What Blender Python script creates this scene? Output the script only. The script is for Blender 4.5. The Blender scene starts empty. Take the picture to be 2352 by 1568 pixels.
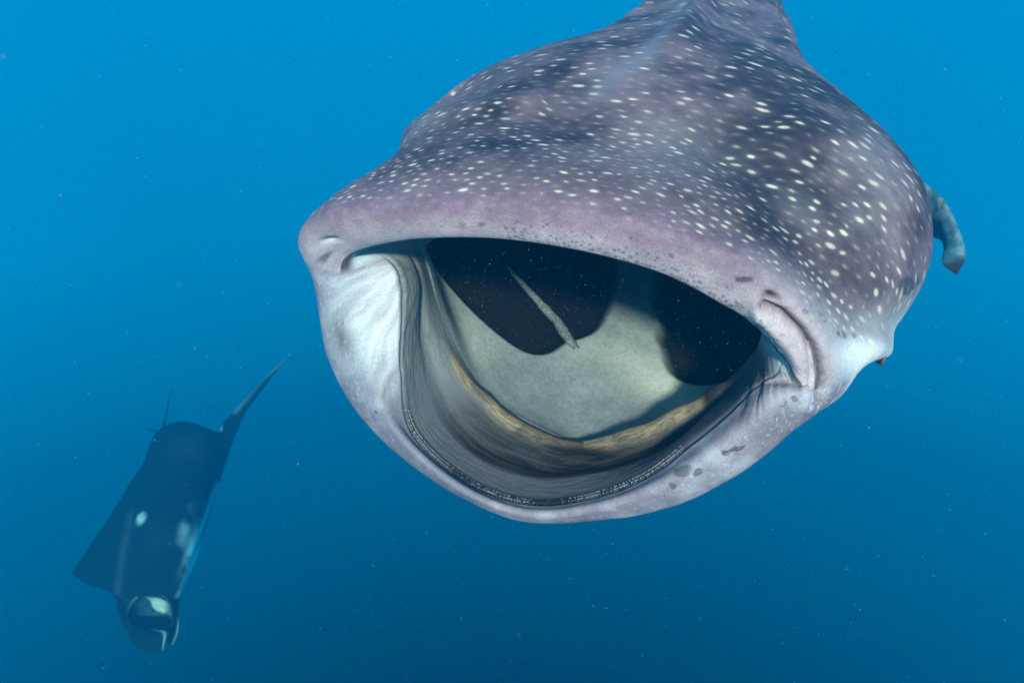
import bpy, math, random
import numpy as np
sc = bpy.context.scene
rng = np.random.default_rng(7); random.seed(7)

# ================================================================ camera, world, sun, exposure
PITCH = math.radians(25.0); LENS = 24.0
cam_d = bpy.data.cameras.new('camera'); cam = bpy.data.objects.new('camera', cam_d); sc.collection.objects.link(cam)
cam_d.lens = LENS; cam_d.sensor_width = 36.0; cam_d.clip_start = .02; cam_d.clip_end = 400
cam_d.dof.use_dof = True; cam_d.dof.focus_distance = 1.75; cam_d.dof.aperture_fstop = 3.2
cam.location = (0, 0, 0); cam.rotation_euler = (math.pi/2-PITCH, 0, 0)
sc.camera = cam
world = bpy.data.worlds.new('World'); sc.world = world; world.use_nodes = True
SUN_DIR = np.array([.025, -.012, .999])          # direction of travel, camera axes (right, up, forward)
sun_d = bpy.data.lights.new('sun', 'SUN'); sun = bpy.data.objects.new('sun', sun_d); sc.collection.objects.link(sun)
sun_d.energy = 5.0; sun_d.angle = math.radians(5); sun_d.color = (1, .85, .80)
vs = sc.view_settings; vs.view_transform = 'Standard'; vs.look = 'None'; vs.exposure = .50; vs.gamma = 1; vs.use_curve_mapping = False
sc.cycles.use_denoising = True; sc.cycles.max_bounces = 6; sc.cycles.volume_bounces = 1
def to_world(P):
    P = np.asarray(P, float); c, s = math.cos(PITCH), math.sin(PITCH)
    return np.stack([P[...,0], P[...,1]*s+P[...,2]*c, P[...,1]*c-P[...,2]*s], -1)
from mathutils import Vector
_d = Vector(to_world(SUN_DIR)); sun.rotation_euler = _d.to_track_quat('-Z', 'Y').to_euler()
nt = world.node_tree; N = nt.nodes; Lk = nt.links
bgn = N['Background']
tc = N.new('ShaderNodeTexCoord'); sx = N.new('ShaderNodeSeparateXYZ'); mr = N.new('ShaderNodeMapRange'); cr = N.new('ShaderNodeValToRGB')
Lk.new(tc.outputs['Generated'], sx.inputs[0]); Lk.new(sx.outputs['Z'], mr.inputs['Value'])
mr.inputs['From Min'].default_value = -1; mr.inputs['From Max'].default_value = 1
Lk.new(mr.outputs[0], cr.inputs[0]); Lk.new(cr.outputs[0], bgn.inputs['Color'])
el = cr.color_ramp.elements
el[0].position = .0; el[0].color = (.0, .008, .018, 1); el[1].position = 1.0; el[1].color = (.01, .34, .70, 1)
for p, c in ((.11, (.0, .012, .022, 1)), (.26, (.0, .100, .220, 1)), (.37, (.0, .255, .59, 1)), (.52, (.0, .255, .60, 1))):
    e = el.new(p); e.color = c
bgn.inputs['Strength'].default_value = .95

# ================================================================ helpers
F = LENS/36*2352.0; CX, CY = 1176.0, 784.0           # photograph pixels at 2352 x 1568
A0 = np.array([.162,-.048,1.65])                     # middle of the mouth; then the shark's axes in camera axes
B_AX = np.array([.304,.468,.830]); B_AX /= np.linalg.norm(B_AX)
R_AX = np.array([.937,-.252,0.]); R_AX[2] = -(R_AX[0]*B_AX[0]+R_AX[1]*B_AX[1])/B_AX[2]; R_AX /= np.linalg.norm(R_AX)
U_AX = np.cross(B_AX, R_AX)
def ray(px, py):
    px = np.asarray(px, float); return np.stack([(px-CX)/F, (CY-np.asarray(py, float))/F, np.ones_like(px)], -1)
def on_plane(px, py, s):
    d = ray(px, py); return d*(((A0@B_AX)+np.asarray(s, float))/(d@B_AX))[..., None]
def at(px, py, z): return ray(px, py)*np.asarray(z, float)[..., None]
def proj(P): return CX+P[...,0]/P[...,2]*F, CY-P[...,1]/P[...,2]*F
def frame(s, x, h):
    s, x, h = (np.asarray(v, float)[..., None] for v in (s, x, h)); return A0+B_AX*s+R_AX*x+U_AX*h
def coords(P): d = P-A0; return d@B_AX, d@R_AX, d@U_AX
def cr_eval(P0, P1, P2, P3, t, alpha=.5):
    "centripetal Catmull-Rom, points (n,3), t in 0..1 -> (n,3)"
    def dist(a, b): return np.maximum(np.linalg.norm(b-a, axis=-1), 1e-5)**alpha
    t0 = np.zeros(len(P0)); t1 = t0+dist(P0, P1); t2 = t1+dist(P1, P2); t3 = t2+dist(P2, P3)
    T = t1+(t2-t1)*t
    def l(a, b, ta, tb): w = ((T-ta)/(tb-ta))[:, None]; return a*(1-w)+b*w
    a1 = l(P0, P1, t0, t1); a2 = l(P1, P2, t1, t2); a3 = l(P2, P3, t2, t3)
    b1 = l(a1, a2, t0, t2); b2 = l(a2, a3, t1, t3)
    return l(b1, b2, t1, t2)
def spline(P, per_seg, closed=False, alpha=.5):
    "curve through P (n,3)"
    P = np.asarray(P, float); n = len(P); out = []
    if closed: idx = [((i-1)%n, i, (i+1)%n, (i+2)%n) for i in range(n)]; Q = P
    else:
        Q = np.vstack([2*P[0]-P[1], P, 2*P[-1]-P[-2]]); idx = [(i, i+1, i+2, i+3) for i in range(n-1)]
    for a, b, c, d in idx:
        for t in np.arange(per_seg)/per_seg:
            out.append(cr_eval(Q[a][None], Q[b][None], Q[c][None], Q[d][None], t, alpha)[0])
    if not closed: out.append(P[-1])
    return np.array(out)
def smoothstep(a, b, x): t = np.clip((x-a)/(b-a), 0, 1); return t*t*(3-2*t)
def poly_mask(px, py, poly, soft):
    "soft mask of a polygon in the plane"
    poly = np.asarray(poly, float); inside = np.zeros(px.shape, bool); d2 = np.full(px.shape, 1e18)
    for i in range(len(poly)):
        x1, y1 = poly[i]; x2, y2 = poly[(i+1) % len(poly)]
        c = ((y1 > py) != (y2 > py)) & (px < (x2-x1)*(py-y1)/((y2-y1) if y2 != y1 else 1e-9)+x1); inside ^= c
        dx, dy = x2-x1, y2-y1; t = np.clip(((px-x1)*dx+(py-y1)*dy)/(dx*dx+dy*dy+1e-9), 0, 1)
        d2 = np.minimum(d2, (px-x1-t*dx)**2+(py-y1-t*dy)**2)
    sd = np.sqrt(d2)*np.where(inside, 1, -1); return smoothstep(-soft, soft, sd)
def line_dist(px, py, pts):
    d2 = np.full(px.shape, 1e18); tt = np.zeros(px.shape); n = len(pts)-1
    for i in range(n):
        (x1, y1), (x2, y2) = pts[i], pts[i+1]; dx, dy = x2-x1, y2-y1
        t = np.clip(((px-x1)*dx+(py-y1)*dy)/(dx*dx+dy*dy+1e-9), 0, 1); q = (px-x1-t*dx)**2+(py-y1-t*dy)**2
        m = q < d2; d2 = np.where(m, q, d2); tt = np.where(m, (i+t)/n, tt)
    return np.sqrt(d2), tt
_perm = rng.random((64, 64, 64))
def vnoise(x, y, z=0.):
    "trilinear value noise, 0..1"
    x, y, z = np.broadcast_arrays(np.asarray(x, float), np.asarray(y, float), np.asarray(z, float))
    xi, yi, zi = np.floor(x).astype(int), np.floor(y).astype(int), np.floor(z).astype(int)
    fx, fy, fz = x-xi, y-yi, z-zi; fx, fy, fz = (f*f*(3-2*f) for f in (fx, fy, fz)); r = 0
    for a in (0, 1):
        for b in (0, 1):
            for c in (0, 1):
                r = r+_perm[(xi+a)%64, (yi+b)%64, (zi+c)%64]*(fx if a else 1-fx)*(fy if b else 1-fy)*(fz if c else 1-fz)
    return r
def fbm(x, y, z=0., o=4):
    r = 0; a = .5
    for i in range(o): r = r+a*vnoise(x*2**i+11*i, y*2**i+5*i, z*2**i+3*i); a *= .5
    return r/(1-.5**o)
def tag(o, label=None, cat=None, group=None, kind=None):
    for k, v in (('label', label), ('category', cat), ('group', group), ('kind', kind)):
        if v: o[k] = v
    return o
def make_mesh(name, verts, faces, mat, parent=None, colour=None, smooth=True):
    "verts in camera axes; faces (n,4) or (n,3)"
    W = to_world(verts); f = np.asarray(faces, np.int32); k = f.shape[1]
    me = bpy.data.meshes.new(name); me.vertices.add(len(W)); me.vertices.foreach_set('co', W.astype(np.float32).ravel())
    me.loops.add(f.size); me.loops.foreach_set('vertex_index', f.ravel())
    me.polygons.add(len(f)); me.polygons.foreach_set('loop_start', np.arange(0, f.size, k, dtype=np.int32))
    me.update(calc_edges=True); me.validate()
    if smooth: me.polygons.foreach_set('use_smooth', np.ones(len(me.polygons), bool))
    if colour is not None:
        at_ = me.color_attributes.new('pigment', 'FLOAT_COLOR', 'POINT')
        at_.data.foreach_set('color', np.hstack([colour, np.ones((len(colour), 1))]).astype(np.float32).ravel())
    o = bpy.data.objects.new(name, me); sc.collection.objects.link(o); me.materials.append(mat)
    if parent: o.parent = parent; o.matrix_parent_inverse = parent.matrix_world.inverted()
    return o
def grid_faces(nu, nv, closed_u=False, flip=False):
    i = np.arange(nv-1)[:, None]; j = np.arange(nu if closed_u else nu-1)[None]; j2 = (j+1) % nu
    q = np.stack([i*nu+j, i*nu+j2, (i+1)*nu+j2, (i+1)*nu+j], -1).reshape(-1, 4)
    return q[:, ::-1] if flip else q
def tube(P, rad, n=12, cap=True):
    P = np.asarray(P, float); rad = np.broadcast_to(rad, len(P)); T = np.gradient(P, axis=0); T /= np.linalg.norm(T, axis=1)[:, None]
    ref = np.array([.31, .2, .93]); V = []
    for p, t, r in zip(P, T, rad):
        a = np.cross(t, ref); a /= np.linalg.norm(a); b = np.cross(t, a); th = np.arange(n)/n*2*np.pi
        V.append(p+r*(np.cos(th)[:, None]*a+np.sin(th)[:, None]*b))
    return np.vstack(V), grid_faces(n, len(P), True)
def skin_material(name, rough=.6, spec=.25, bump=.25, bscale=60, colour=None, grain=.25, gscale=180):
    m = bpy.data.materials.new(name); m.use_nodes = True; t = m.node_tree; n = t.nodes; l = t.links; b = n['Principled BSDF']
    b.inputs['Roughness'].default_value = rough; b.inputs['Specular IOR Level'].default_value = spec
    tx = n.new('ShaderNodeTexCoord'); no = n.new('ShaderNodeTexNoise'); no.inputs['Scale'].default_value = gscale; no.inputs['Detail'].default_value = 4
    l.new(tx.outputs['Object'], no.inputs['Vector'])
    if colour is None: src = n.new('ShaderNodeVertexColor'); src.layer_name = 'pigment'; out = src.outputs['Color']
    else: src = n.new('ShaderNodeRGB'); src.outputs[0].default_value = (*colour, 1); out = src.outputs[0]
    mr = n.new('ShaderNodeMapRange'); l.new(no.outputs[0], mr.inputs[0]); mr.inputs[1].default_value = .3; mr.inputs[2].default_value = .7
    mr.inputs[3].default_value = 1-grain; mr.inputs[4].default_value = 1+grain
    mx = n.new('ShaderNodeVectorMath'); mx.operation = 'SCALE'; l.new(out, mx.inputs[0]); l.new(mr.outputs[0], mx.inputs['Scale'])
    l.new(mx.outputs[0], b.inputs['Base Color'])
    nb = n.new('ShaderNodeTexNoise'); nb.inputs['Scale'].default_value = bscale; nb.inputs['Detail'].default_value = 6; l.new(tx.outputs['Object'], nb.inputs['Vector'])
    bp = n.new('ShaderNodeBump'); bp.inputs['Strength'].default_value = bump; bp.inputs['Distance'].default_value = .004
    l.new(nb.outputs[0], bp.inputs['Height']); l.new(bp.outputs[0], b.inputs['Normal'])
    return m

# ================================================================ whale shark: rings from the throat outwards to the tail
NS = 20   # stations round each ring: 0 left corner of the mouth, 5 top, 10 right corner, 15 bottom
def pix_ring(rows): a = np.array(rows, float); return on_plane(a[:, 0], a[:, 1], a[:, 2])
def body_ring(s, xc, hc, wl, wr, ht, hb, et=2.2, eb=2.0, etl=None):
    th = np.radians(180-18*np.arange(NS)); c, q = np.cos(th), np.sin(th)
    e = np.where(q >= 0, np.where(c < 0, etl or et, et), eb)
    x = xc+np.where(c > 0, wr, wl)*np.sign(c)*np.abs(c)**(2/e); h = hc+np.where(q > 0, ht-hc, hc-hb)*np.sign(q)*np.abs(q)**(2/e)
    return frame(np.full(NS, s), x, h)
# outer silhouette of the lips and front of the snout
RF = pix_ring([(724,640,.12),(690,562,.08),(738,500,.03),(900,480,-.03),(1080,478,-.06),(1270,493,-.07),(1440,523,-.06),(1590,568,-.03),(1725,632,.02),(1850,745,.09),(1905,880,.17),
               (1858,938,.13),(1792,1012,.09),(1680,1097,.05),(1540,1163,.02),(1380,1194,.0),(1188,1194,.0),(1010,1113,.02),(839,970,.06),(752,815,.10)])
# crest of the lips
RL = pix_ring([(790,640,.10),(800,592,.08),(905,556,.02),(1030,546,-.02),(1150,549,-.04),(1280,566,-.05),(1410,594,-.04),(1530,632,-.01),(1645,692,.04),(1745,755,.09),(1845,895,.15),
               (1805,905,.09),(1730,975,.05),(1635,1052,.01),(1520,1118,-.02),(1372,1168,-.04),(1200,1180,-.04),(1038,1110,-.02),(888,966,.02),(815,785,.06)])
def inner_upper(ds, dh, dx=1.):
    s, x, h = coords(RL); return frame(s+ds, x*dx, h+dh)
def mixring(low_rows, up):
    "lower stations 10..20(=0) from pixels, upper 1..9 from the ring given"
    a = np.array(low_rows, float); P = up.copy(); P[10:20] = on_plane(a[:10, 0], a[:10, 1], a[:10, 2]); P[0] = on_plane(a[10:, 0], a[10:, 1], a[10:, 2])[0]; return P
RT1 = mixring([(1795,850,.16),(1738,890,.14),(1674,955,.10),(1590,1024,.06),(1495,1095,.02),(1380,1142,-.01),(1214,1161,-.01),(1070,1111,.01),(940,990,.05),(918,845,.09),(905,615,.14)], inner_upper(.06, .01))
RT2 = mixring([(1775,835,.18),(1728,878,.18),(1658,942,.15),(1572,1006,.11),(1484,1072,.07),(1374,1118,.04),(1222,1137,.04),(1083,1089,.06),(963,974,.09),(934,835,.12),(935,620,.18)], inner_upper(.12, .025))
RI1 = mixring([(1752,800,.28),(1722,862,.27),(1640,930,.24),(1560,1002,.20),(1467,1054,.15),(1362,1082,.12),(1220,1090,.12),(1082,1034,.14),(1000,928,.17),(965,800,.20),(958,620,.24)], inner_upper(.2, .04))
RI2 = mixring([(1748,790,.36),(1720,835,.35),(1636,904,.31),(1550,952,.28),(1455,995,.26),(1345,1024,.25),(1265,1008,.24),(1175,965,.25),(1080,885,.27),(1010,760,.30),(972,612,.33)], inner_upper(.3, .05))
RI2b= mixring([(1746,785,.44),(1728,812,.43),(1635,905,.40),(1548,950,.37),(1450,985,.34),(1345,1012,.33),(1270,990,.32),(1190,945,.33),(1100,870,.36),(1030,740,.38),(985,600,.42)], inner_upper(.4, .05))
RI3 = body_ring(.62, -.02, -.05, .60, .58, .32, -.42, 2.2, 2.4)
RI4 = body_ring(.95, -.01, -.05, .52, .52, .34, -.33, 2.2, 2.4)
RI5 = body_ring(1.35, 0, 0, .38, .38, .30, -.22)
RI6 = body_ring(1.65, 0, .05, .16, .16, .17, -.05)
RI7 = body_ring(1.72, 0, .05, .01, .01, .055, .045)
# outer body
RH1 = pix_ring([(752,655,.30),(712,520,.21),(785,438,.14),(940,400,.09),(1115,387,.06),(1285,397,.05),(1460,427,.07),(1625,482,.11),(1785,565,.17),(1910,690,.24),(1965,850,.30),
                (1925,915,.27),(1795,985,.24),(1670,1062,.22),(1530,1125,.20),(1375,1150,.19),(1200,1140,.19),(1035,1062,.21),(880,930,.24),(790,800,.28)])
RB1 = body_ring(.42, -.03, .05, .755, .75, .45, -.60, 2.3, 1.9)
RB2 = body_ring(.80, -.04, .12, .805, .92, .54, -.62, 2.25, 1.9, 1.95)
RB3 = body_ring(1.25, -.04, .18, .83, .885, .60, -.58, 2.2, 2.0, 1.8)
RB4 = body_ring(2.0, -.05, .22, .55, .66, .63, -.42, 2.2, 2.0, 1.75)
RB5 = body_ring(2.8, -.05, .30, .46, .54, .70, -.25, 2.2, 2.0, 1.8)
RB6 = body_ring(3.6, -.04, .38, .42, .48, .76, -.08)
RB7 = body_ring(4.8, .0, .46, .34, .38, .78, .12)
RB8 = body_ring(6.2, .08, .52, .18, .18, .70, .34)
RB9 = body_ring(7.2, .18, .56, .07, .07, .64, .48)
RB10= body_ring(7.5, .22, .57, .01, .01, .60, .54)
RINGS = [RI7, RI6, RI5, RI4, RI3, RI2b, RI2, RI1, RT2, RT1, RL, RF, RH1, RB1, RB2, RB3, RB4, RB5, RB6, RB7, RB8, RB9, RB10]
NV    = [ 4,   14,  40,  60,  60,   24,  40,  56,  30,  44, 50,  60,  90, 110, 110,  80,  50,  36,  20,  14,   8,   4]
QUAL = 1.0
NU_SEG = int(44*QUAL)
def build_loft():
    D = [spline(r, NU_SEG, closed=True) for r in RINGS]; nu = len(D[0])
    D = [2*D[0]-D[1]]+D+[2*D[-1]-D[-2]]
    rows = []; vv = []
    for i, n in enumerate(NV):
        n = max(2, int(n*QUAL))
        for t in np.arange(n)/n: rows.append(cr_eval(D[i], D[i+1], D[i+2], D[i+3], t)); vv.append(i+t)
    rows.append(D[-2]); vv.append(len(NV))
    return np.array(rows), np.array(vv)
G, VV = build_loft()                       # (nv, nu, 3)
nv, nu = G.shape[:2]
UU = np.arange(nu)/NU_SEG                  # station coordinate 0..20

# light smoothing of the loft
for it in range(6):
    G[1:-1] = G[1:-1]*.5+.25*(G[:-2]+G[2:])
    G = G*.5+.25*(np.roll(G, 1, 1)+np.roll(G, -1, 1))
def grid_normals(G):
    du = np.roll(G, -1, 1)-np.roll(G, 1, 1); dv = np.gradient(G, axis=0)
    n = np.cross(dv, du); n /= np.linalg.norm(n, axis=-1)[..., None]+1e-12; return n
V2 = np.repeat(VV[:, None], nu, 1); U2 = np.repeat(UU[None], nv, 0)
LIP, FRONT, H1, B1 = 10, 11, 12, 13
# ---- shape details, each an offset along the surface normal
Nn = grid_normals(G)
_s, _x, _h = coords(G)
if np.sum(Nn[(V2 > 14) & (V2 < 16)]*(G-(A0+B_AX*_s[..., None]))[(V2 > 14) & (V2 < 16)]) < 0: Nn = -Nn; FLIP = True
else: FLIP = False
PX, PY = proj(G); S, X, H = _s, _x, _h
def near(x, y, rx, ry=None, ang=0.):
    ry = ry or rx; a = math.radians(ang); R3 = 3*max(rx, ry); m = (np.abs(PX-x) < R3) & (np.abs(PY-y) < R3); out = np.zeros(PX.shape)
    dx, dy = PX[m]-x, PY[m]-y; u = dx*math.cos(a)+dy*math.sin(a); v = -dx*math.sin(a)+dy*math.cos(a)
    out[m] = np.exp(-(u/rx)**2-(v/ry)**2); return out
outer = V2 >= FRONT-.9; facing = np.sum(Nn*G, -1) < 0
vis_out = (outer & facing).astype(float)
lower = smoothstep(9.6, 10.4, U2); lower = np.where(U2 < .5, 1-smoothstep(.05, .5, U2), lower)
upper = 1-lower
disp = np.zeros_like(S)
# ridges along the back
for u0, hgt, wd, s0 in ((5.0, .060, .30, .75), (7.1, .035, .4, 1.4), (2.8, .03, .4, 1.4), (8.6, .03, .35, 1.6)):
    disp += hgt*np.exp(-((U2-u0)/wd)**2)*smoothstep(s0, s0+.9, S)*(V2 > B1)*(1-smoothstep(5, 7, S))
disp += .035*(fbm(U2*1.6, V2*5, 2.2, 3)-.5)*smoothstep(1.6, 2.6, S)*(V2 > B1)*(1-smoothstep(4.5, 6, S))
# soft lumps of the head and flanks
disp += .030*(fbm(X*2.2+3, H*2.2+9, S*2.2, 3)-.5)*smoothstep(H1-.3, B1, V2)
# shoulder fold on the back, hollow behind the snout
ld, lt = line_dist(PX, PY, [(930,310),(1010,270),(1110,250),(1230,240)])
disp += .022*np.exp(-(ld/26)**2)*vis_out*(V2 > H1)
ld, lt = line_dist(PX, PY, [(940,250),(1020,215),(1110,200)])
disp -= .020*np.exp(-(ld/26)**2)*vis_out*(V2 > H1)
ld, lt = line_dist(PX, PY, [(1660,330),(1780,450),(1900,590),(1990,720)])
disp -= .026*np.exp(-(ld/48)**2)*vis_out*(V2 > FRONT+.3)
ld, lt = line_dist(PX, PY, [(1830,300),(1950,350),(2040,450)])
disp += .026*np.exp(-(ld/60)**2)*vis_out*(V2 > H1)
# eye bulge
disp += .044*near(2022, 800, 40, 40)*vis_out*(V2 > H1-.3)
# nostrils
disp -= .022*near(1772, 681, 19, 11, 18)*vis_out*upper
disp += .012*near(1735, 690, 36, 26)*vis_out*upper
disp -= .008*near(758, 552, 18, 6, -4)*vis_out*upper
disp -= .008*near(745, 597, 24, 8, -38)*vis_out
# labial furrow at the right corner of the mouth
FUR = [(1752,700),(1800,722),(1845,765),(1875,815),(1886,870),(1878,925)]
ld, lt = line_dist(PX, PY, FUR); zone = (V2 > 9.2)*(V2 < 12.6)*facing
disp -= .026*np.exp(-(ld/11)**2)*zone
ld, lt = line_dist(PX, PY, [(1745,722),(1790,762),(1832,825),(1850,890),(1850,930)])
disp += .020*np.exp(-(ld/18)**2)*zone
ld, lt = line_dist(PX, PY, [(1858,800),(1862,850),(1852,930)]); disp -= .010*np.exp(-(ld/6)**2)*zone
disp += .012*(fbm(PX/22, PY/22, 8.1, 3)-.5)*poly_mask(PX, PY, [(1740,690),(1800,715),(1890,800),(1900,900),(1860,950),(1800,900),(1750,780)], 20)*zone
# wrinkles fanning over the cheeks
pa = np.arctan2(PY-560, PX-985); pr = np.hypot(PX-985, PY-560)
cheekL = poly_mask(PX, PY, [(760,640),(850,610),(960,600),(985,720),(930,860),(880,930),(790,860),(745,740)], 40)*(V2 > 7)*(1-smoothstep(10.9, 11.6, V2))*(1-upper*(V2 > 9.5))
wr = fbm(pa*15+2*fbm(PX/60, PY/60, 1, 2), pr/90, 2.2, 4)-.5; disp += .011*wr*cheekL
pa2 = np.arctan2(PY-760, PX-1760); pr2 = np.hypot(PX-1760, PY-760)
cheekR = poly_mask(PX, PY, [(1760,830),(1840,850),(1862,930),(1800,1000),(1700,990),(1700,900)], 30)*(V2 > 7)*(V2 < 11.3)
wr2 = fbm(pa2*14, pr2/120, 7.7, 3)-.5; disp += .014*wr2*cheekR
# streaks along the gums and the inner lip
inner = (V2 < 9.9)
strk = fbm(V2*11+2.5*vnoise(U2*1.3, 8.), U2*5, 3.3, 4)-.5
gumz = smoothstep(6.0, 6.3, V2)*(1-smoothstep(8.9, 9.3, V2))*lower
disp += .003*strk*gumz
disp += .010*np.exp(-((V2-9.75)/.45)**2)*lower-.006*np.exp(-((V2-8.75)/.14)**2)*lower        # step behind the tooth band
disp -= .014*np.exp(-((V2-6.70)/.24)**2)*lower
disp += .015*np.exp(-((V2-(6.0+.14*(vnoise(U2*1.5, 9.1)-.5)))/.30)**2)*lower*(1+1.6*(vnoise(U2*1.7, 1.7)-.5))*smoothstep(11.3, 12.2, U2)*(1-smoothstep(17.6, 19.2, U2))
disp += .05*(fbm(X*3.1+2, S*3.1, 4.4, 2)-.5)*(V2 < 5.4)*(V2 > 2.5)*lower
disp += .004*(fbm(PX/40, PY/40, 1, 3)-.5)*outer
# gill openings: deep recesses in the wall of the mouth
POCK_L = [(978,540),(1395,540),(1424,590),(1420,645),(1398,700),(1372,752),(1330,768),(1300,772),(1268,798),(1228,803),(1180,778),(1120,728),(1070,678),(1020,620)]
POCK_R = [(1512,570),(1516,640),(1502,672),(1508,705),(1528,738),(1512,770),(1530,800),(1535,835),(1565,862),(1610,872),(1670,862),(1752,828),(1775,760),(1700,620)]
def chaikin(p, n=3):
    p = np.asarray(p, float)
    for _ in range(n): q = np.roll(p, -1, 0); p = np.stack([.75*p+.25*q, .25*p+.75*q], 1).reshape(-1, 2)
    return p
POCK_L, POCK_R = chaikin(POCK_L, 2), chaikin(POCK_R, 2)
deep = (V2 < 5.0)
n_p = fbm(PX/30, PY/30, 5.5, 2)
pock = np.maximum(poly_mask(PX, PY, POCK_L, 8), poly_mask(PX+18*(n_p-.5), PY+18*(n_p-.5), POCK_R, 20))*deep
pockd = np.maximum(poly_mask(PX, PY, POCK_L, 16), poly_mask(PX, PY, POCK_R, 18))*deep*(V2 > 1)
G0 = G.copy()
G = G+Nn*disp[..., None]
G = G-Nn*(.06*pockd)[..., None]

# ---- pigment
def lerp(a, b, w): return a*(1-w[..., None])+b*w[..., None]
C = lambda *v: np.array(v)
n1 = fbm(X*3+5, H*3+2, S*3+1, 4); n2 = fbm(X*9+1, H*9+4, S*9+7, 4); n3 = fbm(X*40, H*40, S*40, 3); n4 = fbm(X*110, H*110, S*110, 2)
col = np.zeros((nv, nu, 3))+C(.060, .037, .044)
mott = smoothstep(.38, .68, n1*.55+n2*.45); col = lerp(col, C(.225, .138, .146)+0*col, mott*.85)
col = lerp(col, C(.022, .018, .024)+0*col, smoothstep(.50, .68, 1-n1*.6-n2*.4)*.8)
col = col*(.72+.56*n3)[..., None]
for x, y, a, b, g, w in ((1110,185,70,34,-25,.8),(1860,310,110,60,30,.75),(1250,395,130,40,0,.6),(1690,330,80,60,35,.6),(1420,440,150,40,8,.5),(1960,560,60,110,-20,.45),(1500,90,60,30,0,.5),(1720,110,70,30,20,.6)):
    col = lerp(col, C(.022, .021, .027)+0*col, near(x, y, a, b, g)*.6*w*(V2 > FRONT)*facing*smoothstep(.35, .62, n2))
for x, y, a, b, g, w in ((1985,360,70,60,0,.5),(1570,330,110,60,10,.5),(2000,470,50,70,0,.35),(985,290,60,22,-28,.7),(1850,480,90,30,40,.35),(1420,180,80,30,-20,.3)):
    col = lerp(col, C(.24, .20, .20)+0*col, near(x, y, a, b, g)*w*(V2 > FRONT)*facing*(.3+1.3*n2))
stk = fbm(V2*26+2*n1, U2*2.4, 6.6, 4); col = col*(1+.8*(stk-.5)*smoothstep(11.6, 12.4, V2)*outer*(.35+.65*smoothstep(250, 650, np.hypot(PX-1300, PY-420))))[..., None]
# lighter, purple towards the lip
pur = (1-smoothstep(11.05, 12.1, V2+.6*(n2-.5)))*outer*upper
col = lerp(col, C(.215, .128, .158)*(.7+.6*n3)[..., None], pur)
lipw = (1-smoothstep(10.1, 11.05, V2+.5*(n2-.5)))*upper
sideU = smoothstep(7.3, 9.4, U2)*(U2 < 12)+(1-smoothstep(.4, 2.0, U2))
lipw = np.clip(lipw+.8*sideU*upper*(1-smoothstep(11.2, 12.3, V2+.4*(n2-.5))), 0, 1)
col = lerp(col, C(.58, .43, .41)*(.8+.4*n3)[..., None], lipw*outer)
# pale flanks and white belly
bel = 1-smoothstep(-.12-.16*(X < 0), .24-.22*(X < 0), H+.16*(n1-.5)+.05*(n2-.5))
belly = bel*smoothstep(11.2, 12.0, V2)*(outer)
col = lerp(col, C(.80, .78, .75)+0*col, np.clip(belly, 0, 1)*.95)
white = poly_mask(PX, PY, [(1895,800),(1960,780),(2025,800),(2030,835),(1990,855),(1955,898),(1860,955),(1872,900),(1890,850)], 32)*outer*facing*smoothstep(10.9, 11.7, V2)
col = lerp(col, C(.84, .77, .72)+0*col, white*.9*(.75+.4*n2))
# lower lip
lip = lower*(V2 > 8.5)*(1-smoothstep(11.5, 12.2, V2)); lb = C(.290, .225, .250)*(0.55+.9*n2)[..., None]*(.75+.5*n3)[..., None]
lb = lerp(lb, C(.19, .17, .20)+0*lb, smoothstep(.5, .66, n1)*.7)
lb = lerp(lb, C(.46, .42, .42)+0*lb, smoothstep(.52, .7, n2)*.6)
col = lerp(col, lb, lip)
col = lerp(col, C(.76, .72, .68)+0*col, np.clip(cheekL*(.70+1.0*wr)*(1-.6*smoothstep(760, 930, PY)), 0, 1)*.9)
for x, y, a, b, g, w in ((785,770,28,60,-15,.9),(800,700,30,40,0,.25),(1785,970,58,34,-45,.5),(870,900,60,30,40,.3)):
    col = lerp(col, C(.14, .125, .12)+0*col, near(x, y, a, b, g)*w*(V2 > 9.3)*(0.5+n2))
col = lerp(col, C(.62, .60, .56)+0*col, np.clip(cheekR*(.35+1.6*wr2), 0, 1)*.7*(near(1800, 890, 60, 60)))
# inside of the mouth
floorc = C(.235, .255, .25)*(0.60+.8*n2)[..., None]*(.75+.5*n4)[..., None]
gum = C(.105, .095, .102)*(.85+.3*fbm(V2*8+3*vnoise(U2*1.1, 8.), U2*6, 5, 4))[..., None]
brown = lerp(C(.034, .025, .018)+0*col, C(.008, .007, .006)+0*col, smoothstep(.36, .58, fbm(V2*34+3*vnoise(U2*1.1, 3.), U2*1.9, 1.2, 4)))
tanp = .45+.55*smoothstep(.35, .6, vnoise(U2*2.3, 7.7)+.3*(U2 < 15))
tan = lerp(C(.38, .28, .165)+0*col, C(.19, .135, .078)+0*col, smoothstep(.42, .66, fbm(V2*70+6*vnoise(U2*1.7, 6.), U2*4.5, 4.2, 3)))
ins = np.zeros_like(col)+gum
gumL = smoothstep(17.4, 19.6, U2)*lower        # paler, ribbed wall on the left
ins = lerp(ins, C(.22, .22, .20)*(.7+.6*fbm(V2*9+2*vnoise(U2*1.3, 8.), U2*4, 9, 4))[..., None], np.clip(gumL+(U2 < .5), 0, 1)*.85)
ins = lerp(ins, brown, (1-smoothstep(6.95, 7.25, V2))*smoothstep(11.0, 12.2, U2)*(1-smoothstep(16.9, 18.4, U2)))
tz = np.exp(-((V2-5.95)/(.18+.16*vnoise(U2*1.6, 4.4)+.22*(1-smoothstep(14.0, 15.2, U2))))**4)*np.clip(smoothstep(12.1, 12.4, U2)-smoothstep(18.2, 19.0, U2), 0, 1)
ins = lerp(ins, tan, tz*tanp)
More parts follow.
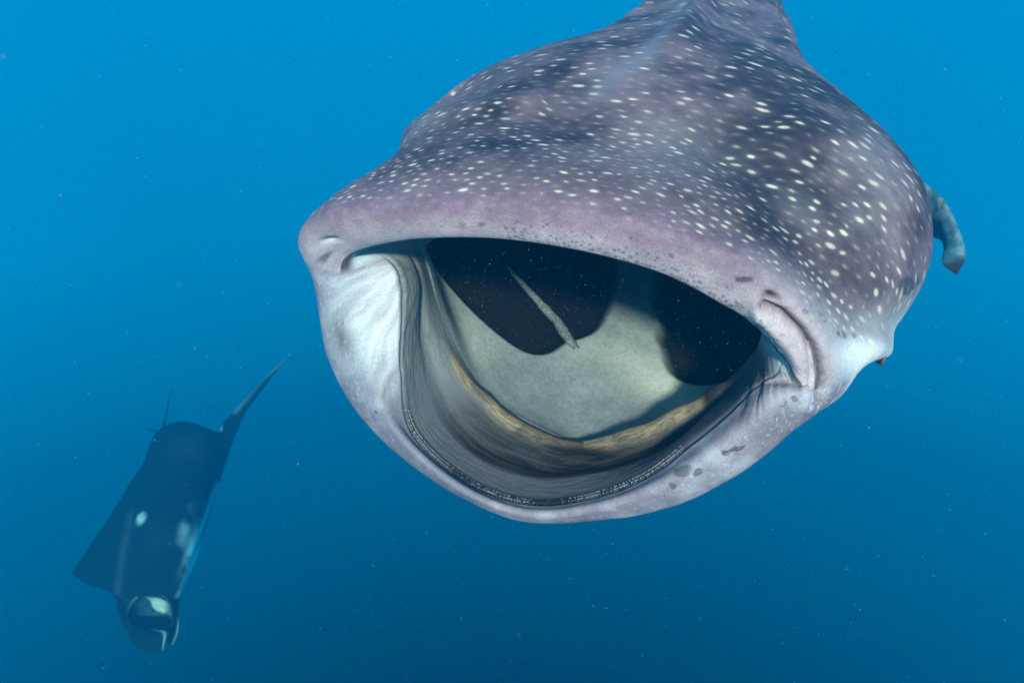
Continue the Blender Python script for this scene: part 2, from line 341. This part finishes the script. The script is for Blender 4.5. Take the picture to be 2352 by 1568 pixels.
ins = lerp(ins, floorc, 1-smoothstep(5.3, 5.62, V2))
ins = lerp(ins, floorc, np.clip(V2 < 5.3, 0, 1)*1.0)
ins = lerp(ins, C(.42, .46, .46)+0*ins, upper*(V2 < 9.9)*(V2 > 5.0))
ins = lerp(ins, C(.72, .70, .60)*(.8+.4*n4)[..., None], np.clip(.95*near(1545, 900, 95, 46, 14)+.45*near(1075, 780, 45, 70, -30)+.25*near(1420, 820, 150, 40, 10), 0, 1)*(V2 < 5.6))  # bright pools of light painted into the mouth floor colour
teeth = np.exp(-((V2-8.58)/.36)**4)*np.clip(smoothstep(12.9, 13.4, U2)-smoothstep(18.0, 18.6, U2), 0, 1)
ins = lerp(ins, C(.020, .020, .022)+0*ins, teeth)
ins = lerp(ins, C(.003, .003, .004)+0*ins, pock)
innerw = 1-smoothstep(8.95, 9.10, V2)
innerw = np.where(upper > .5, 1-smoothstep(9.6, 9.95, V2), innerw)
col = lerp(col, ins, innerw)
# furrows, nostrils and scars
ld, lt = line_dist(PX, PY, FUR); col = lerp(col, C(.07, .065, .07)+0*col, np.exp(-(ld/7)**2)*zone*.8)
col = lerp(col, C(.02, .03, .03)+0*col, near(1775, 682, 17, 8, 20)*vis_out*upper)
col = lerp(col, C(.05, .05, .055)+0*col, near(760, 546, 18, 4, -4)*vis_out*upper*.9)
col = lerp(col, C(.62, .6, .52)+0*col, near(757, 554, 17, 4, -4)*vis_out*upper)
col = lerp(col, C(.13, .11, .11)+0*col, near(746, 598, 20, 7, -45)*vis_out*.9)
scar_n = .5+fbm(PX/9, PY/9, 3.1, 2)
for x, y, a, b, g, w in ((1710,642,22,8,0,.75),(2082,655,18,24,10,.8),(2105,640,7,16,15,.6),(1935,768,13,9,20,.6),(1960,772,9,7,0,.5),(1932,765,7,5,0,.5),(1570,1083,24,10,-25,.7),(1605,1080,14,8,-35,.7),
                         (1545,1112,10,8,0,.7),(1690,1030,26,6,-18,.75),(1665,1038,9,7,0,.8),(865,945,6,5,0,.7),(1820,915,9,7,0,.6),(1790,868,6,6,0,.4),(1850,715,10,8,30,.4),(1885,722,5,4,0,.5),(1895,738,4,4,0,.5),
                         (1105,516,9,8,0,.5),(1062,516,10,8,0,.35),(1180,524,8,6,0,.4),(1445,492,7,5,0,.3),(1510,262,9,5,0,.3)):
    q = near(x, y, a, b, g)*scar_n; col = lerp(col, C(.05, .046, .05)+0*col, np.clip(smoothstep(.25, .62, q), 0, 1)*w*(V2 > 9.3)*facing)
# pores in the lip, freckles
rows = np.nonzero((VV > 9.9) & (VV < 11.4))[0]; r0, r1 = rows[0], rows[-1]+1; cols = slice(int(3*NU_SEG), int(10*NU_SEG))
px_, py_ = PX[r0:r1, cols], PY[r0:r1, cols]; pore = np.zeros(px_.shape)
for k in range(170):
    x = rng.uniform(1150, 1760); e = np.interp(x, [1030,1150,1280,1410,1530,1645,1745], [546,549,566,594,632,692,755]); y = e-rng.uniform(4, 62)*rng.random()-3
    r = rng.uniform(1.3, 3.4); pore = np.maximum(pore, np.exp(-((px_-x)/(1.2*r))**2-((py_-y)/r)**2))
sub = col[r0:r1, cols]; col[r0:r1, cols] = lerp(sub, C(.03, .027, .032)+0*sub, pore*.75*vis_out[r0:r1, cols])
fre = smoothstep(.66, .78, n4*.6+n3*.4)*outer*np.clip(lip+lipw, 0, 1); col = col*(1-.45*fre)[..., None]
whi = smoothstep(.66, .80, fbm(X*160, H*160, S*160, 2))*np.clip(lip+lipw, 0, 1)*outer; col = lerp(col, C(.62, .6, .6)+0*col, whi*.45)
ld, lt = line_dist(PX, PY, [(1600,-30),(1560,40),(1475,140),(1375,205)]); q = np.exp(-(ld/22)**2)*vis_out*(V2 > B1)*(.3+n2); col = lerp(col, C(.20, .18, .20)+0*col, np.clip(q*.8, 0, 1))
# ---- cream spots, laid over the back and flanks with a spacing that grows towards the tail
spot = np.zeros((nv, nu))
okv = np.nonzero((VV > 11.05) & (VV < 19))[0]
Tu = np.roll(G, -1, 1)-np.roll(G, 1, 1); lu = np.linalg.norm(Tu, axis=-1); Tv = np.gradient(G, axis=0); lv = np.linalg.norm(Tv, axis=-1)
def spacing(v, s): return np.interp(s, [-.1, .1, .4, .8, 1.5, 3, 7], [.020, .0225, .029, .042, .062, .082, .10])
area = (lu*.5*lv)[okv]; wgt = area/spacing(0, S[okv])**2; wgt = (wgt/wgt.sum()).ravel()
cand = rng.choice(wgt.size, 60000, p=wgt); cell = {}; spots = []
for cidx in cand:
    i = okv[cidx//nu]; j = cidx % nu; p = G[i, j]; u = U2[i, j]
    d = spacing(0, S[i, j])*rng.uniform(.78, 1.1)
    if H[i, j] < -.12+.1*rng.random(): continue
    key = tuple((p/.15).astype(int)); bad = False
    du = Tu[i, j]/lu[i, j]
    for a in (-1, 0, 1):
        for b in (-1, 0, 1):
            for c in (-1, 0, 1):
                for q, qd in cell.get((key[0]+a, key[1]+b, key[2]+c), ()):
                    w = p-q; al = w@du; dd = math.sqrt(max(w@w-al*al, 0)+(al/1.5)**2)
                    if dd < min(d, qd): bad = True; break
                if bad: break
            if bad: break
        if bad: break
    if bad: continue
    cell.setdefault(key, []).append((p, d)); spots.append((i, j, d))
for i, j, d in spots:
    u = U2[i, j]; big = rng.random() < (.50 if V2[i, j] < 12.6 else .36)
    flank = float(np.clip(smoothstep(6.6, 8.6, u), 0, 1)*(u < 12))
    b = min(d, .046)*(.215 if big else .14)*rng.uniform(.75, 1.2)
    b *= 1-.22*flank; a = b*rng.uniform(1.35, 2.2)*(1+.35*flank)
    ri = int(min(60, 3.2*max(a, b)/max(lv[i, j], 1e-4)+3)); rj = int(min(60, 3.2*a/max(lu[i, j]*.5, 1e-4)+3))
    i0, i1 = max(0, i-ri), min(nv, i+ri+1); jj = np.arange(j-rj, j+rj+1) % nu
    w = G[i0:i1][:, jj]-G[i, j]; t = Tu[i, j]/lu[i, j]
    ang = rng.normal(0, .16)-flank*.35; nrm = Nn[i, j]; t2 = t*math.cos(ang)+np.cross(nrm, t)*math.sin(ang)*1
    al = w@t2; r2 = np.sum(w*w, -1)-al**2; q = (al/a)**2+r2/b**2
    amp = (rng.uniform(.5, 1.0) if big else rng.uniform(.10, .42))*smoothstep(11.05, 11.55, V2[i, j])
    val = amp*(1-smoothstep(.15-.1*flank, 1.8+.9*flank, q)); sub = spot[i0:i1][:, jj]; spot[np.ix_(np.arange(i0, i1), jj)] = np.maximum(sub, val)
    halo = .10*np.exp(-q*.30); spot[np.ix_(np.arange(i0, i1), jj)] = np.maximum(spot[np.ix_(np.arange(i0, i1), jj)], halo)
col = lerp(col, C(.78, .60, .45)+0*col, np.clip(spot*(.75+.5*n3), 0, 1)*outer)
col = np.clip(col, .004, .85)

M = {}
M['skin'] = skin_material('spotted_skin', grain=.42, gscale=560, bump=.4, bscale=110)
shark = bpy.data.objects.new('whale_shark', None); sc.collection.objects.link(shark)
shark.location = to_world(A0); bpy.context.view_layer.update()
tag(shark, 'huge spotted grey whale shark swimming towards us with its mouth wide open', 'whale shark')
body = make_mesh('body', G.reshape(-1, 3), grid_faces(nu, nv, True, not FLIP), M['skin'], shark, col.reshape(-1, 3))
print('spots', len(spots), 'verts', nv*nu, 'FLIP', FLIP)

def surf(px, py, v0, v1, src=None):
    "point of the lofted surface seen at a pixel, between two rings"
    src = G if src is None else src; r = np.nonzero((VV >= v0) & (VV <= v1))[0]; a, b = proj(src[r]); out = []
    for x, y in zip(np.atleast_1d(px), np.atleast_1d(py)):
        k = np.argmin((a-x)**2+(b-y)**2); out.append(src[r].reshape(-1, 3)[k])
    return np.array(out)
# ---- eye
def ball(c, r, squash=(1, 1, 1), n=24):
    th = np.linspace(0, np.pi, n); ph = np.arange(n)/n*2*np.pi
    P = np.stack([np.sin(th)[:, None]*np.cos(ph), np.sin(th)[:, None]*np.sin(ph), np.repeat(np.cos(th)[:, None], n, 1)], -1)*r*np.array(squash)
    return (c+P).reshape(-1, 3), grid_faces(n, n, True)
M['eye'] = skin_material('eye_surface', rough=.15, spec=.6, bump=0, colour=(.02, .014, .013), grain=.1)
M['rim'] = skin_material('eye_rim', rough=.5, bump=.2, colour=(.10, .075, .075), grain=.3)
pe = surf([2030], [822], 12.2, 13.8)[0]
v, f = ball(pe-.010*R_AX-.002*U_AX, .017); eye = make_mesh('eye', v, f, M['eye'], shark)
th = np.arange(25)/24*2*np.pi; ring = pe-.003*R_AX-.002*U_AX+.0155*(np.cos(th)[:, None]*B_AX*1.1+np.sin(th)[:, None]*U_AX)
v, f = tube(ring, .005, 8); make_mesh('eyelid', v, f, M['rim'], eye)
# ---- gill arches across the openings
M['arch'] = skin_material('gill_tissue', rough=.5, bump=.6, bscale=120, colour=(.15, .165, .16), grain=.5, gscale=90)
for pts, r in (([(1165,612),(1180,628),(1200,650),(1240,695),(1278,738),(1306,776),(1326,802)], (.003, .020)),):
    q = surf([p[0] for p in pts], [p[1] for p in pts], 2, 5.6, G0); c = spline(q, 8); c = c-.010*c/np.linalg.norm(c, axis=1)[:, None]
    rr = np.interp(np.linspace(0, 1, len(c)), [0, .75, 1], [r[0], r[1], r[1]*.6]); v, f = tube(c, rr, 10)
    v = v+.006*(fbm(v[:, 0]*60, v[:, 1]*60, v[:, 2]*60, 2)-.5)[:, None]; make_mesh('gill_arch', v, f, M['arch'], shark)
# ---- band of tiny teeth on the lower jaw
M['teeth'] = skin_material('tiny_teeth', rough=.3, spec=.5, bump=0, colour=(.28, .26, .27), grain=.8, gscale=500)
tv, tf = [], []
for row in range(3):
    vr = 8.44+.15*row; i = int(np.argmin(abs(VV-vr)))
    for u in np.arange(13.15, 18.35, .016):
        uu = u+.004*(row % 2)+rng.normal(0, .002); j = uu*NU_SEG; j0 = int(j); p = G[i, j0 % nu]*(1-j+j0)+G[i, (j0+1) % nu]*(j-j0); n_ = Nn[i, j0 % nu]
        if vnoise(u*3.1, 2.) < rng.random()*.9: continue
        t = Tu[i, j0 % nu]/lu[i, j0 % nu]; w = np.cross(n_, t); hh = rng.uniform(.003, .006); k = len(tv)
        tv += [p-t*.0016-n_*.001, p+t*.0016-n_*.001, p+w*.003-n_*.001, p-w*.003-n_*.001, p+n_*hh]
        tf += [(k, k+2, k+4), (k+2, k+1, k+4), (k+1, k+3, k+4), (k+3, k, k+4)]
tag(make_mesh('teeth', np.array(tv), np.array(tf), M['teeth'], shark, smooth=False), kind='stuff')
# ---- fins
def fin(name, lead, trail, thick, mat, parent, colfn=None, n=28, m=24):
    "sheet between two edge curves (camera axes), swollen to a thin foil"
    a = spline(lead, n); b = spline(trail, n); t = np.linspace(0, 1, m)
    mid = a[:, None]*(1-t)[None, :, None]+b[:, None]*t[None, :, None]
    nn = np.cross(np.gradient(mid, axis=0), np.gradient(mid, axis=1)); nn /= np.linalg.norm(nn, axis=-1)[..., None]+1e-9
    if np.sum(nn*mid) > 0: nn = -nn
    L = np.linspace(1, .25, len(a))[:, None]; prof = thick*L*np.sqrt(np.clip(t*(1-t)*4, 0, 1))[None]*(1.25-.5*t)[None]
    up = mid+nn*prof[..., None]; dn = mid-nn*prof[..., None]; R = np.concatenate([up, dn[:, ::-1]], 1)
    c = None
    if colfn:
        K = np.linspace(0, 1, len(a)); cu = colfn(np.repeat(K[:, None], m, 1), np.repeat(t[None], len(a), 0), True, up); cd = colfn(np.repeat(K[:, None], m, 1), np.repeat(t[None], len(a), 0), False, dn); c = np.concatenate([cu, cd[:, ::-1]], 1).reshape(-1, 3)
    return make_mesh(name, R.reshape(-1, 3), grid_faces(2*m, len(a), True), mat, parent, c)
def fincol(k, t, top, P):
    n = fbm(P[..., 0]*30, P[..., 1]*30, P[..., 2]*30, 4); c = lerp(C(.035, .10, .13)+0*P, C(.12, .22, .25)+0*P, smoothstep(.35, .65, n))  # mottling tinted teal: blue water haze painted into the fin colour
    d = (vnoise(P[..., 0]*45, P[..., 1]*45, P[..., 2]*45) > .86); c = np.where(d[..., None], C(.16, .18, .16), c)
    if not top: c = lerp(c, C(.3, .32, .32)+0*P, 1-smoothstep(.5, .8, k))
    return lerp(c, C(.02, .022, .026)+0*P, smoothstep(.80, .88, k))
KF = 1.12
LE = KF*at([1900,2000,2104,2160,2200,2218,2199], [330,362,408,450,520,590,629], [3.0,2.9,2.82,2.76,2.70,2.66,2.64])
TE = KF*at([1930,2040,2136,2160,2168,2164,2196], [540,545,545,552,572,606,630], [3.15,3.0,2.88,2.80,2.73,2.68,2.65])
fin('pectoral_fin', LE, TE, .030, M['skin'], shark, fincol)
def mirror(P): q, x, h = coords(P); return frame(q+.35, -.60*x-.10, h-.75)
fin('pectoral_fin', mirror(LE), mirror(TE), .030, M['skin'], shark, fincol)
fin('dorsal_fin', frame([3.4, 3.6, 3.9, 4.15], [0, 0, .01, .02], [.70, .92, 1.12, 1.24]), frame([4.5, 4.4, 4.25, 4.2], [0, 0, .01, .02], [.68, .86, 1.08, 1.23]), .03, M['skin'], shark, fincol)
fin('tail_fin', frame([7.1, 7.5, 8.0, 8.4], [.17, .22, .3, .4], [.58, .95, 1.35, 1.65]), frame([7.45, 7.8, 8.15, 8.42], [.21, .25, .32, .4], [.55, .82, 1.25, 1.62]), .025, M['skin'], shark, fincol)
fin('tail_fin', frame([7.1, 7.4, 7.7, 7.95], [.17, .22, .26, .32], [.56, .34, .1, -.1]), frame([7.45, 7.6, 7.82, 7.97], [.21, .24, .28, .32], [.55, .38, .14, -.08]), .022, M['skin'], shark, fincol)

MZ = 1.75
def atm(px, py, z): return at(px, py, np.asarray(z, float)*MZ)
# ================================================================ manta ray
manta = bpy.data.objects.new('manta_ray', None); sc.collection.objects.link(manta)
manta.location = to_world(atm(380., 1180., 5.5)); bpy.context.view_layer.update()
tag(manta, 'dark manta ray gliding down through the hazy blue water, wing tip curled up', 'manta ray')
M['manta'] = skin_material('manta_skin', rough=.85, spec=.06, bump=.3, bscale=14, grain=.25, gscale=22)
# t, leading edge (px, py, depth), trailing edge, dorsal swelling
MS = [(-1.0,(165,1316,5.45),(170,1308,5.48),.004),(-.8,(196,1340,5.38),(206,1252,5.60),.012),(-.6,(232,1350,5.28),(258,1175,5.75),.022),(-.4,(256,1362,5.15),(305,1098,5.88),.05),(-.2,(270,1375,5.02),(342,1046,5.98),.12),
      (-.08,(305,1374,4.96),(364,986,6.02),.17),(.04,(350,1368,4.94),(425,966,6.05),.185),(.16,(392,1382,4.98),(488,988,6.10),.15),(.28,(410,1372,5.06),(508,992,6.18),.09),
      (.42,(438,1316,5.22),(512,972,6.28),.05),(.56,(462,1246,5.45),(524,958,6.38),.035),(.7,(486,1165,5.75),(545,935,6.50),.025),(.82,(505,1085,6.08),(575,905,6.62),.018),(.92,(528,1000,6.40),(618,858,6.74),.010),(1.0,(666,812,6.90),(668,812,6.90),.004)]
le = spline(atm(*np.array([m_[1] for m_ in MS]).T), 10); te = spline(atm(*np.array([m_[2] for m_ in MS]).T), 10)
sw = np.interp(np.linspace(0, len(MS)-1, len(le)), np.arange(len(MS)), [m_[3] for m_ in MS]); tt = np.interp(np.linspace(0, len(MS)-1, len(le)), np.arange(len(MS)), [m_[0] for m_ in MS])
m = 60; c_ = np.linspace(0, 1, m)
mid = le[:, None]*(1-c_)[None, :, None]+te[:, None]*c_[None, :, None]
for it in range(10): mid[1:-1] = .5*mid[1:-1]+.25*(mid[:-2]+mid[2:])
nn = np.cross(np.gradient(mid, axis=0), np.gradient(mid, axis=1)); nn /= np.linalg.norm(nn, axis=-1)[..., None]+1e-9
if np.sum(nn[60:90]*mid[60:90]) > 0: nn = -nn
prof = sw[:, None]*(np.clip(c_*(1-c_)*4, 0, 1)**.5*(1.15-.45*c_))[None]
up = mid+nn*(prof*1.0)[..., None]; dn = mid-nn*(prof*.7)[..., None]
def mcol(P, top, ch=c_[None], t=tt[:, None]):
    x, y = proj(P); g = lambda a, b, rx, ry, an=0: np.exp(-(((x-a)*math.cos(math.radians(an))+(y-b)*math.sin(math.radians(an)))/rx)**2-((-(x-a)*math.sin(math.radians(an))+(y-b)*math.cos(math.radians(an)))/ry)**2)
    n = fbm(P[..., 0]*5, P[..., 1]*5, P[..., 2]*5, 4)
    if not top: return C(.62, .62, .60)*(.6+.5*n)[..., None]
    c = C(.004, .018, .022)*(.6+.8*n)[..., None]
    p = .75*smoothstep(.35, .7, g(324, 1190, 11, 17, 20))+.85*g(438, 1262, 10, 46, 20)*smoothstep(.25, .55, n)+.5*g(425, 1215, 12, 40, 14)*smoothstep(.4, .6, n)+.03*g(385, 1240, 50, 40)*n+.03*g(430, 1030, 40, 30)
    ll, _ = line_dist(x, y, [(300,1180),(285,1250),(272,1330),(268,1370)]); p = p+.05*np.exp(-(ll/9)**2)
    ll, _ = line_dist(x, y, [(500,1110),(472,1185),(445,1262),(428,1320),(412,1368)]); p = p+.55*np.exp(-(ll/5)**2)
    ll, _ = line_dist(x, y, [(668,812),(600,872),(540,945)]); p = p+.25*np.exp(-(ll/5)**2)
    p = p+.9*g(413, 1372, 7, 13, 10)+.95*(1-smoothstep(.05, .16, ch+.06*(n-.5)))*np.exp(-((t-.47)/.13)**2)
    return lerp(c, C(.60, .74, .72)+0*P, np.clip(p, 0, 1))
R = np.concatenate([up, dn[:, ::-1]], 1); cc = np.concatenate([mcol(up, True), mcol(dn, False)[:, ::-1]], 1)
make_mesh('body', R.reshape(-1, 3), grid_faces(2*m, len(le), True), M['manta'], manta, cc.reshape(-1, 3))
# mouth: outer head, rim, and the hollow behind it
rim = np.array([(300,1438),(293,1412),(302,1386),(324,1369),(350,1364),(375,1371),(393,1391),(399,1416),(393,1440),(372,1452),(340,1448),(316,1450)], float)
cx_, cy_ = rim.mean(0)
def rring(k, dx, dy, z): q = (rim-[cx_, cy_])*k+[cx_+dx, cy_+dy]; return atm(q[:, 0], q[:, 1], np.full(len(q), z)+.0006*(1450-q[:, 1]))
rim = rim+np.random.default_rng(3).normal(0, 2.2, rim.shape)
RR = [rring(.62, 22, -95, 5.55), rring(1.02, 14, -60, 5.30), rring(1.08, 4, -22, 5.02), rring(1.04, 0, 0, 4.90), rring(.97, 0, 0, 4.91), rring(.94, 1, -2, 4.97), rring(.88, 3, -6, 5.06), rring(.60, 5, -8, 5.14), rring(.05, 6, -10, 5.17)]
RD = [spline(r, 5, closed=True) for r in RR]; RD = [2*RD[0]-RD[1]]+RD+[2*RD[-1]-RD[-2]]; rows = []; kk = []
for i in range(len(RR)-1):
    for t in np.arange(6)/6: rows.append(cr_eval(RD[i], RD[i+1], RD[i+2], RD[i+3], t)); kk.append(i+t)
rows.append(RD[-2]); kk.append(len(RR)-1); HG = np.array(rows); kk = np.array(kk)
hc = np.zeros(HG.shape)+C(.018, .02, .022); hx, hy = proj(HG)
rimw = np.exp(-((kk-3.7)/.5)**2)[:, None]*smoothstep(0, 40, 1412-hy)*smoothstep(-30, 40, 372-hx); hc = lerp(hc, C(.30, .32, .30)+0*hc, rimw*.8); pale = (kk > 5.3)[:, None]*smoothstep(.2, .6, np.exp(-((hx-352)/32)**2-((hy-1392)/26)**2)); hc = lerp(hc, C(.16, .22, .23)+0*hc, (kk > 4.4)[:, None]*.8); hc = lerp(hc, C(.62, .66, .64)+0*hc, pale*.9)
make_mesh('mouth', HG.reshape(-1, 3), grid_faces(HG.shape[1], HG.shape[0], True), M['manta'], manta, hc.reshape(-1, 3))
def lobecol(edge):
    def fn(k, t, top, P):
        c = C(.004, .018, .022)+0*P; return lerp(c, C(.55, .6, .58)+0*P, np.clip(np.exp(-((t-edge)/.07)**2)*smoothstep(.35, .6, k)*.8, 0, 1))
    return fn
fin('cephalic_lobe', atm([264,270,282,300,328,360], [1365,1400,1438,1468,1492,1501], [5.02,4.95,4.90,4.85,4.80,4.78]), atm([312,314,330,362,380,374], [1395,1428,1440,1445,1452,1490], [5.0,4.96,4.92,4.86,4.80,4.77]), .022, M['manta'], manta, lobecol(1.))
fin('cephalic_lobe', atm([404,410,410,406,396], [1372,1400,1430,1456,1480], [5.04,4.98,4.93,4.90,4.88]), atm([390,394,393,388,384], [1385,1412,1434,1456,1474], [5.04,4.99,4.95,4.92,4.89]), .016, M['manta'], manta, lobecol(0.))
tl = spline(atm([372,378,383,388,394], [992,968,945,918,890], [6.03,6.08,6.12,6.18,6.25]), 8); v, f = tube(tl, np.linspace(.018, .003, len(tl)), 8)
make_mesh('tail', v, f, M['manta'], manta, np.zeros((len(v), 3))+C(.004, .018, .022))
fin('dorsal_fin', atm([385,362,338], [1000,992,984], [6.02,6.02,6.02]), atm([382,364,340], [978,986,988], [6.03,6.04,6.04]), .02, M['manta'], manta, lambda k, t, top, P: C(.004, .018, .022)+0*P)

# ================================================================ drifting plankton
M['plankton'] = skin_material('plankton_specks', rough=.8, bump=0, colour=(.62, .64, .62), grain=.2)
NP = 6000; z = .9+5*rng.random(NP); pxs = rng.uniform(-150, 2500, NP); pys = rng.uniform(-150, 1720, NP); c = at(pxs, pys, z)
c = np.vstack([c, at(rng.uniform(985, 1745, 1500), rng.uniform(560, 860, 1500), rng.uniform(1.62, 2.4, 1500))])
cn = at(rng.uniform(-100, 2450, 70), rng.uniform(-100, 1660, 70), rng.uniform(.55, .95, 70)); c = np.vstack([cn, c]); NP += 70
rad = rng.lognormal(-7.55, .30, len(c))*np.where(np.arange(len(c)) >= NP, .85, .66)
o6 = np.array([(1,0,0),(-1,0,0),(0,1,0),(0,-1,0),(0,0,1),(0,0,-1)], float); f8 = np.array([(0,2,4),(2,1,4),(1,3,4),(3,0,4),(2,0,5),(1,2,5),(3,1,5),(0,3,5)])
v = (c[:, None]+rad[:, None, None]*o6[None]*rng.uniform(.6, 1.5, (len(c), 1, 3))).reshape(-1, 3); f = (f8[None]+6*np.arange(len(c))[:, None, None]).reshape(-1, 3)
tag(make_mesh('plankton', v, f, M['plankton']), 'tiny pale plankton specks drifting in the blue water', 'plankton', kind='stuff')

# ================================================================ sea water haze
hz = bpy.data.materials.new('sea_water'); hz.use_nodes = True; t = hz.node_tree
t.nodes.remove(t.nodes['Principled BSDF']); pv = t.nodes.new('ShaderNodeVolumePrincipled'); t.links.new(pv.outputs[0], t.nodes['Material Output'].inputs['Volume'])
pv.inputs['Color'].default_value = (.0, .33, .58, 1); pv.inputs['Density'].default_value = .078; pv.inputs['Anisotropy'].default_value = .55; pv.inputs['Absorption Color'].default_value = (0, .5, .5, 1)
bpy.context.view_layer.update(); zmax = max((o.matrix_world @ Vector(c_))[2] for o in sc.objects if o.type == 'MESH' for c_ in o.bound_box); print('zmax', zmax)
x0, x1, y0, y1, z0, z1 = -14, 14, -3, 26, -9, zmax+.15
hv = np.array([(x, y, z) for x in (x0, x1) for y in (y0, y1) for z in (z0, z1)], float)
me = bpy.data.meshes.new('haze'); me.from_pydata(hv.tolist(), [], [(0,1,3,2),(4,6,7,5),(0,4,5,1),(2,3,7,6),(0,2,6,4),(1,5,7,3)]); me.materials.append(hz)
ho = bpy.data.objects.new('haze', me); sc.collection.objects.link(ho); tag(ho, 'blue sea water that veils everything far away', 'water', kind='stuff')
